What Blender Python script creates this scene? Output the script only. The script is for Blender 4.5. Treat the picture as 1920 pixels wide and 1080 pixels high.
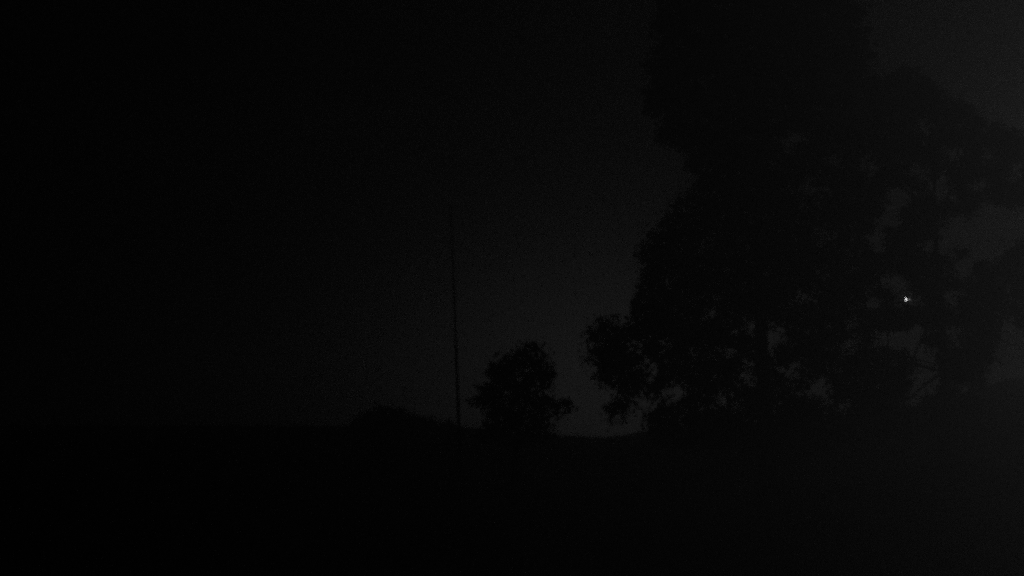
import bpy, bmesh, math, random
import numpy as np
from mathutils import Vector, noise

for o in list(bpy.data.objects):
    bpy.data.objects.remove(o)
SC = bpy.context.scene
COL = SC.collection

# ------------------------------------------------------------------ camera
CAM_Z = 12.0
F = 2059.0          # focal length in pixels of the 1920 wide photograph
HOR = 700.0         # row of the horizon
cam_data = bpy.data.cameras.new('camera')
cam = bpy.data.objects.new('camera', cam_data)
COL.objects.link(cam)
cam.location = (0, 0, CAM_Z)
cam.rotation_euler = (math.radians(90), 0, 0)
cam_data.sensor_width = 36
cam_data.lens = 36 * F / 1920
cam_data.shift_y = (HOR - 540) / 1920
cam_data.clip_end = 2000
SC.camera = cam
cam_data.dof.use_dof = True            # the photograph is soft, only the lamp is sharp
cam_data.dof.focus_distance = 78
cam_data.dof.aperture_fstop = 0.055

# ------------------------------------------------------------------ night sky: town glow low on the right, black on the left
GLOW_AZ, GLOW_EL = math.radians(7), math.radians(0)
SKY_PEAK = 0.11
world = bpy.data.worlds.new('World')
SC.world = world
world.use_nodes = True
nt = world.node_tree
nt.nodes.clear()
def nd(t, **kw):
    n = nt.nodes.new(t)
    for k, v in kw.items(): setattr(n, k, v)
    return n
def mth(op, a, b=None):
    n = nd('ShaderNodeMath', operation=op)
    for i, v in enumerate((a, b)):
        if v is None: continue
        if isinstance(v, (int, float)): n.inputs[i].default_value = v
        else: nt.links.new(v, n.inputs[i])
    return n.outputs[0]
tc = nd('ShaderNodeTexCoord')
sep = nd('ShaderNodeSeparateXYZ')
nt.links.new(tc.outputs['Generated'], sep.inputs[0])
az = mth('ARCTAN2', sep.outputs['X'], sep.outputs['Y'])
el = mth('ARCSINE', sep.outputs['Z'])
da = mth('DIVIDE', mth('SUBTRACT', az, GLOW_AZ), math.radians(11.5))
de = mth('DIVIDE', mth('SUBTRACT', el, GLOW_EL), math.radians(7))
d2 = mth('ADD', mth('MULTIPLY', da, da), mth('MULTIPLY', de, de))
glow = mth('MULTIPLY', mth('EXPONENT', mth('MULTIPLY', d2, -1.0)), SKY_PEAK)
da2 = mth('DIVIDE', az, math.radians(22)); de2 = mth('DIVIDE', el, math.radians(4))          # thin band of light along the skyline
band = mth('EXPONENT', mth('MULTIPLY', mth('ADD', mth('MULTIPLY', da2, da2), mth('MULTIPLY', de2, de2)), -1.0))
glow = mth('ADD', glow, mth('MULTIPLY', band, SKY_PEAK * .07))
glow = mth('ADD', glow, 0.00002)
bg = nd('ShaderNodeBackground')
bg.inputs['Color'].default_value = (1, 1, 1, 1)
nt.links.new(glow, bg.inputs['Strength'])
out = nd('ShaderNodeOutputWorld')
nt.links.new(bg.outputs[0], out.inputs['Surface'])

SC.view_settings.view_transform = 'Standard'
SC.view_settings.look = 'None'
SC.view_settings.exposure = 0
SC.view_settings.gamma = 1
SC.render.engine = 'CYCLES'
SC.cycles.use_denoising = False
SC.cycles.filter_width = 3.0
SC.cycles.sample_clamp_indirect = 0.05
SC.cycles.volume_bounces = 0
SC.cycles.max_bounces = 4
SC.cycles.use_adaptive_sampling = True
SC.cycles.adaptive_threshold = 0.014
SC.cycles.adaptive_min_samples = 12

# ------------------------------------------------------------------ added unseen fill light, low beyond the right edge, to brighten the haze
FILL_AZ, FILL_EL = math.radians(52), math.radians(7)
haze_fill_data = bpy.data.lights.new('haze_fill', 'SUN'); haze_fill_data.energy = 0.165; haze_fill_data.angle = math.radians(.5); haze_fill_data.color = (1, 1, 1)
haze_fill = bpy.data.objects.new('haze_fill', haze_fill_data); COL.objects.link(haze_fill)
haze_fill.rotation_euler = Vector((math.sin(FILL_AZ) * math.cos(FILL_EL), math.cos(FILL_AZ) * math.cos(FILL_EL), math.sin(FILL_EL))).to_track_quat('Z', 'Y').to_euler()

# ------------------------------------------------------------------ materials
def mat(name, c0, c1, scale=3.0, rough=0.9, bump=0.0, coords='Object', spec=0.2):
    m = bpy.data.materials.new(name); m.use_nodes = True
    t = m.node_tree; b = t.nodes['Principled BSDF']
    tcn = t.nodes.new('ShaderNodeTexCoord')
    ns = t.nodes.new('ShaderNodeTexNoise'); ns.inputs['Scale'].default_value = scale; ns.inputs['Detail'].default_value = 6
    r = t.nodes.new('ShaderNodeValToRGB')
    r.color_ramp.elements[0].position = .3; r.color_ramp.elements[1].position = .7
    r.color_ramp.elements[0].color = (*c0, 1); r.color_ramp.elements[1].color = (*c1, 1)
    t.links.new(tcn.outputs[coords], ns.inputs['Vector'])
    t.links.new(ns.outputs['Fac'], r.inputs['Fac']); t.links.new(r.outputs['Color'], b.inputs['Base Color'])
    b.inputs['Roughness'].default_value = rough
    b.inputs['Specular IOR Level'].default_value = spec
    if bump:
        bp = t.nodes.new('ShaderNodeBump'); bp.inputs['Strength'].default_value = bump
        t.links.new(ns.outputs['Fac'], bp.inputs['Height']); t.links.new(bp.outputs[0], b.inputs['Normal'])
    return m
g = lambda v: (v, v, v)
M_GROUND = mat('night_grass', g(.12), g(.22), 0.6, 0.6, 0.4, spec=0.6)
M_LEAF = mat('leaf', g(.05), g(.09), 1.2, 0.7)
M_BARK = mat('bark', g(.06), g(.12), 5, 0.95, 0.5)
M_WOOD = mat('weathered_wood', g(.08), g(.14), 6, 0.9, 0.3)
M_METAL = mat('galvanised_metal', g(.25), g(.32), 8, 0.5)
def emit(name, s):
    m = bpy.data.materials.new(name); m.use_nodes = True
    b = m.node_tree.nodes['Principled BSDF']
    b.inputs['Base Color'].default_value = (.8, .8, .8, 1)
    b.inputs['Emission Color'].default_value = (1, 1, 1, 1)
    b.inputs['Emission Strength'].default_value = s
    return m
M_BULB = emit('lit_bulb', 11.0)
M_GLASS = emit('lit_glass', 0.6)

# ------------------------------------------------------------------ helpers
def P(px, py, Y):
    """a point of the place at distance Y, read off the photograph"""
    return Vector(((px - 960) / F * Y, Y, CAM_Z - (py - HOR) / F * Y))
def tag(o, label=None, cat=None, group=None, kind=None):
    if label: o['label'] = label
    if cat: o['category'] = cat
    if group: o['group'] = group
    if kind: o['kind'] = kind
def empty(name, loc):
    o = bpy.data.objects.new(name, None); COL.objects.link(o); o.location = loc; return o
def link(name, me, m, parent=None, smooth=True):
    o = bpy.data.objects.new(name, me); COL.objects.link(o)
    me.materials.append(m)
    if smooth: me.polygons.foreach_set('use_smooth', [True] * len(me.polygons))
    if parent: o.parent = parent
    return o
class MB:
    def __init__(s, origin=(0, 0, 0)): s.v = []; s.f = []; s.o = Vector(origin)
    def tube(s, pts, radii, n=8, cap=True):
        pts = [Vector(p) - s.o for p in pts]; rings = []
        for i, p in enumerate(pts):
            t = (pts[min(i + 1, len(pts) - 1)] - pts[max(i - 1, 0)]).normalized()
            a = t.orthogonal().normalized() if abs(t.z) > .99 else t.cross(Vector((0, 0, 1))).normalized()
            b = t.cross(a)
            base = len(s.v)
            for k in range(n):
                w = 2 * math.pi * k / n
                s.v.append(p + (a * math.cos(w) + b * math.sin(w)) * radii[i])
            rings.append(base)
        for r0, r1 in zip(rings, rings[1:]):
            for k in range(n): s.f.append((r0 + k, r0 + (k + 1) % n, r1 + (k + 1) % n, r1 + k))
        if cap:
            s.f.append(tuple(rings[0] + k for k in range(n))[::-1]); s.f.append(tuple(rings[-1] + k for k in range(n)))
    def box(s, c, d):
        c = Vector(c) - s.o; b = len(s.v)
        for z in (-1, 1):
            for y in (-1, 1):
                for x in (-1, 1): s.v.append(c + Vector((x * d[0] / 2, y * d[1] / 2, z * d[2] / 2)))
        for q in ((0, 2, 3, 1), (4, 5, 7, 6), (0, 1, 5, 4), (2, 6, 7, 3), (0, 4, 6, 2), (1, 3, 7, 5)):
            s.f.append(tuple(b + i for i in q))
    def build(s, name, m, parent=None, smooth=True, bevel=0):
        me = bpy.data.meshes.new(name); me.from_pydata([tuple(v) for v in s.v], [], s.f); me.update()
        o = link(name, me, m, parent, smooth)
        if bevel:
            bv = o.modifiers.new('bevel', 'BEVEL'); bv.width = bevel; bv.segments = 2
        return o

# ------------------------------------------------------------------ ground: a dip in the middle, an embankment rising on the right
CREST_Y = 90.0
CREST = [(-2600, 806), (500, 803), (860, 806), (980, 818), (1080, 826), (1150, 828), (1215, 813), (1330, 800), (1580, 786),
         (1720, 764), (1890, 717), (2100, 690), (4500, 640)]
CX = np.array([(p - 960) / F * CREST_Y for p, _ in CREST])
CZ = np.array([CAM_Z - (q - HOR) / F * CREST_Y for _, q in CREST])
def ground_z(x, y):
    t = min(max((y - 8) / (CREST_Y - 8), 0), 1)
    s = t * t * (3 - 2 * t)
    xe = x * CREST_Y / max(y, 45)
    c = sum(float(np.interp(xe + dx, CX, CZ)) for dx in (-1, -.5, 0, .5, 1)) / 5
    z = c * s
    if y > CREST_Y: z -= (y - CREST_Y) ** 2 * .0012 + (y - CREST_Y) * .02
    z += noise.noise(Vector((x * .12, y * .12, 3))) * .22 * min(1, y / 30) + noise.noise(Vector((x * .7, y * .7, 8))) * .05
    return z
xs = np.arange(-70, 71, .8); ys = np.concatenate([np.arange(-14, 100, 1.0), np.arange(100, 128, 3.0)])
gv = [(float(x), float(y), ground_z(float(x), float(y))) for y in ys for x in xs]
nx = len(xs)
gf = [(j * nx + i, j * nx + i + 1, (j + 1) * nx + i + 1, (j + 1) * nx + i) for j in range(len(ys) - 1) for i in range(nx - 1)]
me = bpy.data.meshes.new('ground'); me.from_pydata(gv, [], gf); me.update()
ground = link('ground', me, M_GROUND); tag(ground, kind='structure')

# grass growing over the slope
rg = np.random.default_rng(4)
NB = 60000
gx = rg.uniform(-66, 66, NB); gy = np.where(rg.random(NB) < .55, rg.uniform(72, 95, NB), rg.uniform(30, 90, NB))
gz = np.array([ground_z(a, b) for a, b in zip(gx, gy)]) - .02
hh = rg.gamma(4, .07, NB) * (1 + .8 * np.array([noise.noise(Vector((a * .25, b * .25, 1))) for a, b in zip(gx, gy)])); wa = rg.uniform(0, 6.283, NB); ww = rg.uniform(.015, .04, NB)
lx, ly = rg.normal(0, .35, (2, NB)) * hh
gv_ = np.stack([np.stack([gx - ww * np.cos(wa), gy - ww * np.sin(wa), gz], 1), np.stack([gx + ww * np.cos(wa), gy + ww * np.sin(wa), gz], 1), np.stack([gx + lx, gy + ly, gz + hh], 1)], 1).reshape(-1, 3)
me = bpy.data.meshes.new('grass'); me.from_pydata(gv_.tolist(), [], np.arange(3 * NB).reshape(-1, 3).tolist()); me.update()
grass = link('grass', me, M_GROUND, None, smooth=False); tag(grass, kind='stuff')

# ------------------------------------------------------------------ plants
def inside(poly, x, y):
    poly = np.asarray(poly, float); c = np.zeros(x.shape, bool); j = len(poly) - 1
    for i in range(len(poly)):
        xi, yi = poly[i]; xj, yj = poly[j]
        m = ((yi > y) != (yj > y)) & (x < (xj - xi) * (y - yi) / (yj - yi + 1e-9) + xi)
        c ^= m; j = i
    return c
def edge_dist(poly, x, y):
    d = np.full(x.shape, 1e9); n = len(poly)
    for i in range(n):
        a = np.array(poly[i], float); b = np.array(poly[(i + 1) % n], float); ab = b - a
        t = np.clip(((x - a[0]) * ab[0] + (y - a[1]) * ab[1]) / (ab @ ab + 1e-9), 0, 1)
        d = np.minimum(d, np.hypot(x - a[0] - t * ab[0], y - a[1] - t * ab[1]))
    return d
def leaf_mesh(name, c, size, rng, origin):
    n = len(c)
    u = rng.normal(size=(n, 3)); u[:, 2] -= .4; u /= np.linalg.norm(u, axis=1)[:, None]
    w = np.cross(u, rng.normal(size=(n, 3))); w /= np.linalg.norm(w, axis=1)[:, None] + 1e-9
    L = (size * rng.uniform(.6, 1.35, n))[:, None]
    bend = np.cross(u, w) * L * .18
    v = np.stack([c - u * L * .5, c + w * L * .3 + bend, c + u * L * .5, c - w * L * .3 + bend], 1).reshape(-1, 3) - np.array(origin)
    me = bpy.data.meshes.new(name)
    me.vertices.add(4 * n); me.vertices.foreach_set('co', v.ravel())
    me.loops.add(4 * n); me.loops.foreach_set('vertex_index', np.arange(4 * n))
    me.polygons.add(n); me.polygons.foreach_set('loop_start', np.arange(n) * 4); me.polygons.foreach_set('loop_total', np.full(n, 4))
    me.update(calc_edges=True)
    return me
def make_plant(name, label, cat, Y, outline, gaps, seed, passes, per, clump_r, leaf, base_px, trunk_r, fork=.35, depth_max=5.0, group=None, twigs=60, edge_pad=0.6, limbs=()):
    rng = np.random.default_rng(seed); s = Y / F
    bx = (base_px - 960) * s
    base = Vector((bx, Y, ground_z(bx, Y) - .05))
    root = empty(name, base); tag(root, label, cat, group)
    xs_, ys_ = np.array(outline, float).T
    cl = []
    guard = 0
    while True:
        guard += 1
        h = clump_r / s * 1.0
        gx_, gy_ = np.meshgrid(np.arange(xs_.min() - h, xs_.max() + h, h), np.arange(ys_.min() - h, ys_.max() + h, h))
        x = gx_.ravel() + rng.uniform(0, h, gx_.size); y = gy_.ravel() + rng.uniform(0, h, gx_.size)
        if guard > passes: break
        ok = inside(outline, x, y); x, y = x[ok], y[ok]
        d = edge_dist(outline, x, y)
        rr = clump_r * rng.uniform(.6, 1.25, len(x))
        ok = d * s > rr * edge_pad * rng.uniform(.3, 1.2, len(x))
        for gx, gy, gr in gaps:
            ok &= np.hypot(x - gx, y - gy) * s > gr * s + rr * .55
        x, y, d, rr = x[ok], y[ok], d[ok], rr[ok]
        th = np.minimum(depth_max, np.sqrt(np.maximum(d * s, .05) * 2 * depth_max) * .62)
        for k in range(len(x)):
            cl.append((*P(x[k], y[k], Y), rr[k], th[k]))
    cl = np.array(cl)
    off = rng.uniform(-1, 1, len(cl)) * cl[:, 4]
    k = 1 + off / Y      # keep height and side of the clump where its distance puts it
    ctr = np.stack([cl[:, 0] * k, Y + off, CAM_Z + (cl[:, 2] - CAM_Z) * k], 1)
    pts = []
    for c, r in zip(ctr, cl[:, 3]):
        m = int(per * rng.uniform(.6, 1.4))
        q = rng.normal(size=(m, 3)); q /= np.linalg.norm(q, axis=1)[:, None]
        q *= (r * rng.uniform(.15, 1, m) ** .6 * (1 + .9 * rng.random(m) ** 5))[:, None]; q[:, 2] *= .75
        pts.append(c + q)
    pts = np.concatenate(pts)
    link('crown', leaf_mesh('crown', pts, leaf, rng, base), M_LEAF, root, smooth=False)
    # trunk with limbs that reach out to the clumps
    b = MB(base)
    cen = Vector(ctr.mean(0)); top = Vector((cen.x * .7 + bx * .3, Y, ctr[:, 2].max() - .12 * (ctr[:, 2].max() - base.z)))
    tr = []
    for i in range(9):
        t = i / 8
        p = base.lerp(top, t); p.x += math.sin(t * 5 + seed) * trunk_r * 1.2 * t; p.y += math.cos(t * 4 + seed) * trunk_r * t
        tr.append(p)
    rad = [trunk_r * (1.35 if i == 0 else 1) * (1 - .88 * i / 8) for i in range(9)]
    if trunk_r > 0: b.tube(tr, rad, 10)
    nodes = list(tr[2:]); par = [None] * len(nodes); cnt = [0] * len(nodes); chains = []
    axis = lambda c: math.hypot(c[0] - tr[4].x, c[1] - Y) + abs(c[2] - tr[5].z) * .5
    order = sorted(rng.permutation(len(ctr))[:twigs], key=lambda q: axis(ctr[q]))
    for i in order:
        c = Vector(ctr[i])
        a = min(range(len(nodes)), key=lambda q: (nodes[q] - c).length + 1.2 * max(0, nodes[q].z - c.z + .5))
        p0 = nodes[a]; d = (c - p0).length; own = []; last = a
        for t, up in ((.3, .07), (.65, .09), (1, 0)):
            p = p0.lerp(c, t) + Vector((0, 0, up * d)) + Vector(rng.normal(size=3)) * .05 * d * (t < 1)
            nodes.append(p); par.append(last); cnt.append(0); last = len(nodes) - 1; own.append(last)
        chains.append([a] + own)
        q = last
        while q is not None: cnt[q] += 1; q = par[q]
    wd = lambda q: min(.017 * max(cnt[q], 1) ** .5, trunk_r * .6)
    for ch in chains: b.tube([nodes[q] for q in ch], [min(wd(ch[0]), wd(ch[1]) * 1.15)] + [wd(q) for q in ch[1:]], 6)
    for lm in limbs: b.tube([P(px, py, Y + dy) for px, py, dy in lm], [.1 - .07 * k / len(lm) for k in range(len(lm))], 7)
    b.build('trunk', M_BARK, root)
    return root

# the great tree with the hanging limb on its left, its top above the frame
A = [(1186, 600), (1194, 545), (1202, 500), (1184, 438), (1226, 432), (1262, 398), (1296, 345), (1274, 290), (1222, 240), (1200, 150), (1222, 70), (1240, -40), (1330, -130), (1450, -150),
     (1560, -100), (1608, 0), (1640, 110), (1640, 190), (1606, 300), (1632, 350), (1612, 420), (1604, 500), (1618, 540), (1598, 600), (1622, 680), (1618, 760), (1590, 835), (1420, 850), (1225, 835), (1206, 790), (1212, 740),
     (1190, 745), (1168, 806), (1138, 788), (1144, 732), (1112, 712), (1104, 660), (1096, 604), (1140, 594)]
GA = [(1196, 652, 5), (1216, 680, 7), (1196, 742, 4), (1260, 735, 8), (1355, 748, 7), (1400, 706, 9), (1400, 615, 8), (1432, 642, 10), (1485, 690, 8), (1530, 730, 11),
      (1580, 766, 9), (1545, 442, 7), (1638, 455, 12), (1635, 570, 9), (1480, 265, 9), (1625, 310, 10), (1520, 350, 12), (1560, 300, 8), (1600, 640, 8), (1500, 560, 6), (1455, 630, 9)]
make_plant('broadleaf_tree', 'huge dark tree rising past the frame top with a limb hanging on its left', 'tree', 60, A, GA, 3, 3, 62, .74, .26, 1440, .5, .3, 5.0, twigs=330, edge_pad=.5)
# the tree on the embankment, lamp shining through it
B = [(1600, 300), (1630, 150), (1690, 125), (1745, 150), (1800, 190), (1850, 225), (1900, 245), (1960, 265), (1960, 370), (1905, 395), (1850, 372), (1822, 405), (1796, 420), (1770, 395), (1762, 440), (1830, 475), (1870, 500), (1880, 560), (1880, 620),
     (1872, 650), (1850, 700), (1850, 765), (1760, 815), (1640, 825), (1590, 745), (1600, 600)]
GB = [(1680, 375, 22), (1665, 405, 16), (1625, 312, 18), (1790, 290, 12), (1722, 325, 9), (1735, 240, 7), (1850, 285, 9), (1752, 358, 15), (1772, 338, 10), (1838, 345, 9), (1905, 322, 14), (1790, 375, 6), (1640, 455, 15), (1690, 523, 10), (1662, 525, 7), (1635, 570, 11), (1785, 566, 13), (1699, 562, 12), (1652, 638, 11), (1672, 644, 11), (1720, 622, 14), (1712, 642, 14), (1730, 665, 16), (1738, 690, 14), (1790, 624, 11), (1766, 616, 9),
      (1722, 708, 15), (1748, 722, 12), (1712, 748, 13), (1810, 730, 11), (1740, 462, 10), (1805, 500, 16), (1770, 470, 7)]
make_plant('broadleaf_tree', 'loose leafed tree on the embankment with a lit lamp showing through', 'tree', 64, B, GB, 8, 3, 56, .62, .25, 1775, .3, .3, 3.5, twigs=240, edge_pad=.5,
           limbs=[[(1772, 560, 0), (1745, 596, -.3), (1728, 636, -.5), (1714, 668, -.6), (1706, 690, -.6)], [(1772, 700, 0), (1742, 690, -.4), (1712, 682, -.6), (1690, 684, -.7)],
                  [(1785, 690, 0), (1752, 708, .3), (1722, 732, .5), (1696, 756, .6)]])
# a tree beyond the right edge
D = [(1865, 500), (1885, 470), (1915, 448), (1960, 430), (2060, 330), (2200, 300), (2260, 450), (2180, 620), (2060, 660), (1960, 650), (1915, 620), (1880, 590)]
make_plant('broadleaf_tree', 'tree mostly out of view whose leaves enter at the right edge below the bright gap', 'tree', 70, D, [(1880, 545, 5)], 21, 3, 44, .62, .24, 2080, .25, .4, 3.0, twigs=120)
# round tree in the middle
C1 = [(965, 655), (978, 640), (1005, 640), (1025, 655), (1040, 690), (1042, 720), (1030, 740), (1072, 752), (1066, 778), (1040, 790), (1050, 815), (1010, 835), (920, 835), (880, 815),
      (905, 775), (872, 765), (888, 735), (880, 700), (910, 690), (925, 662)]
make_plant('round_tree', 'low round crowned tree standing alone beside the pole', 'tree', 60, C1, [(895, 715, 5), (1050, 740, 8), (900, 790, 5)], 5, 3, 28, .55, .25, 962, .2, .2, 3.0, twigs=50)
# low bush on the crest
C2 = [(640, 815), (652, 797), (668, 790), (678, 774), (694, 770), (704, 760), (722, 764), (740, 758), (756, 768), (772, 768), (786, 784), (812, 782), (826, 792), (850, 790), (872, 800), (872, 818)]
make_plant('crest_bush', 'low dark bush humped on the skyline left of the pole', 'bush', 88, C2, [], 9, 3, 32, .5, .26, 738, .1, .1, 2.0, twigs=40, edge_pad=.5)

# ------------------------------------------------------------------ pole
YP = 66
pb = P(864, 850, YP); pb.z = ground_z(pb.x, YP) - .1
pt = P(845, 385, YP)
root = empty('utility_pole', pb); tag(root, 'thin bare wooden pole leaning slightly left beside the round tree', 'pole')
b = MB(pb); b.tube([pb.lerp(pt, i / 6) for i in range(7)], [.11 - .07 * i / 6 for i in range(7)], 12)
b.build('shaft', M_WOOD, root)

# ------------------------------------------------------------------ street lamp behind the trees
YL = 78
lp = P(1699, 561, YL)
lb = Vector((lp.x - 1.3, YL, ground_z(lp.x - 1.3, YL) - .1))
root = empty('street_lamp', lb); tag(root, 'lit street lamp shining as one bright point through the leaves', 'street lamp')
b = MB(lb); b.tube([lb, lb + Vector((0, 0, 1)), Vector((lb.x, YL, lp.z + .1)), ], [.11, .09, .06], 12); b.build('post', M_METAL, root)
b = MB(lb); e = Vector((lb.x, YL, lp.z + .1))
b.tube([e, e + Vector((.3, 0, .22)), e + Vector((.8, 0, .3)), lp + Vector((-.2, 0, .16))], [.045, .042, .04, .035], 10); b.build('arm', M_METAL, root)
b = MB(lb); b.tube([lp + Vector((-.28, 0, .16)), lp + Vector((-.15, 0, .17)), lp + Vector((.2, 0, .15)), lp + Vector((.36, 0, .12))], [.04, .12, .12, .03], 12)
head = b.build('lamp_head', M_METAL, root)
b = MB(lb); b.tube([lp + Vector((0, 0, .06)), lp + Vector((0, 0, .0)), lp + Vector((0, 0, -.07)), lp + Vector((0, 0, -.1))], [.05, .07, .06, .02], 12)
b.build('bulb', M_BULB, head)
b = MB(lb); b.tube([lp + Vector((.2, 0, .05)), lp + Vector((.2, 0, -.04)), lp + Vector((.2, 0, -.1))], [.1, .09, .03], 12)
b.build('diffuser', M_GLASS, head)

# ------------------------------------------------------------------ haze
hb = MB((0, 70, 0)); hb.box((0, 56, 18.0), (146, 148, 50.0))
mh = bpy.data.materials.new('night_haze'); mh.use_nodes = True
t = mh.node_tree; t.nodes.clear()
pv = t.nodes.new('ShaderNodeVolumePrincipled'); pv.inputs['Color'].default_value = (.95, .95, .95, 1)
pv.inputs['Density'].default_value = 0.024; pv.inputs['Anisotropy'].default_value = 0.7
mo = t.nodes.new('ShaderNodeOutputMaterial'); t.links.new(pv.outputs[0], mo.inputs['Volume'])
haze = hb.build('haze', mh, None, smooth=False); haze.location = (0, 70, 0); tag(haze, kind='stuff')
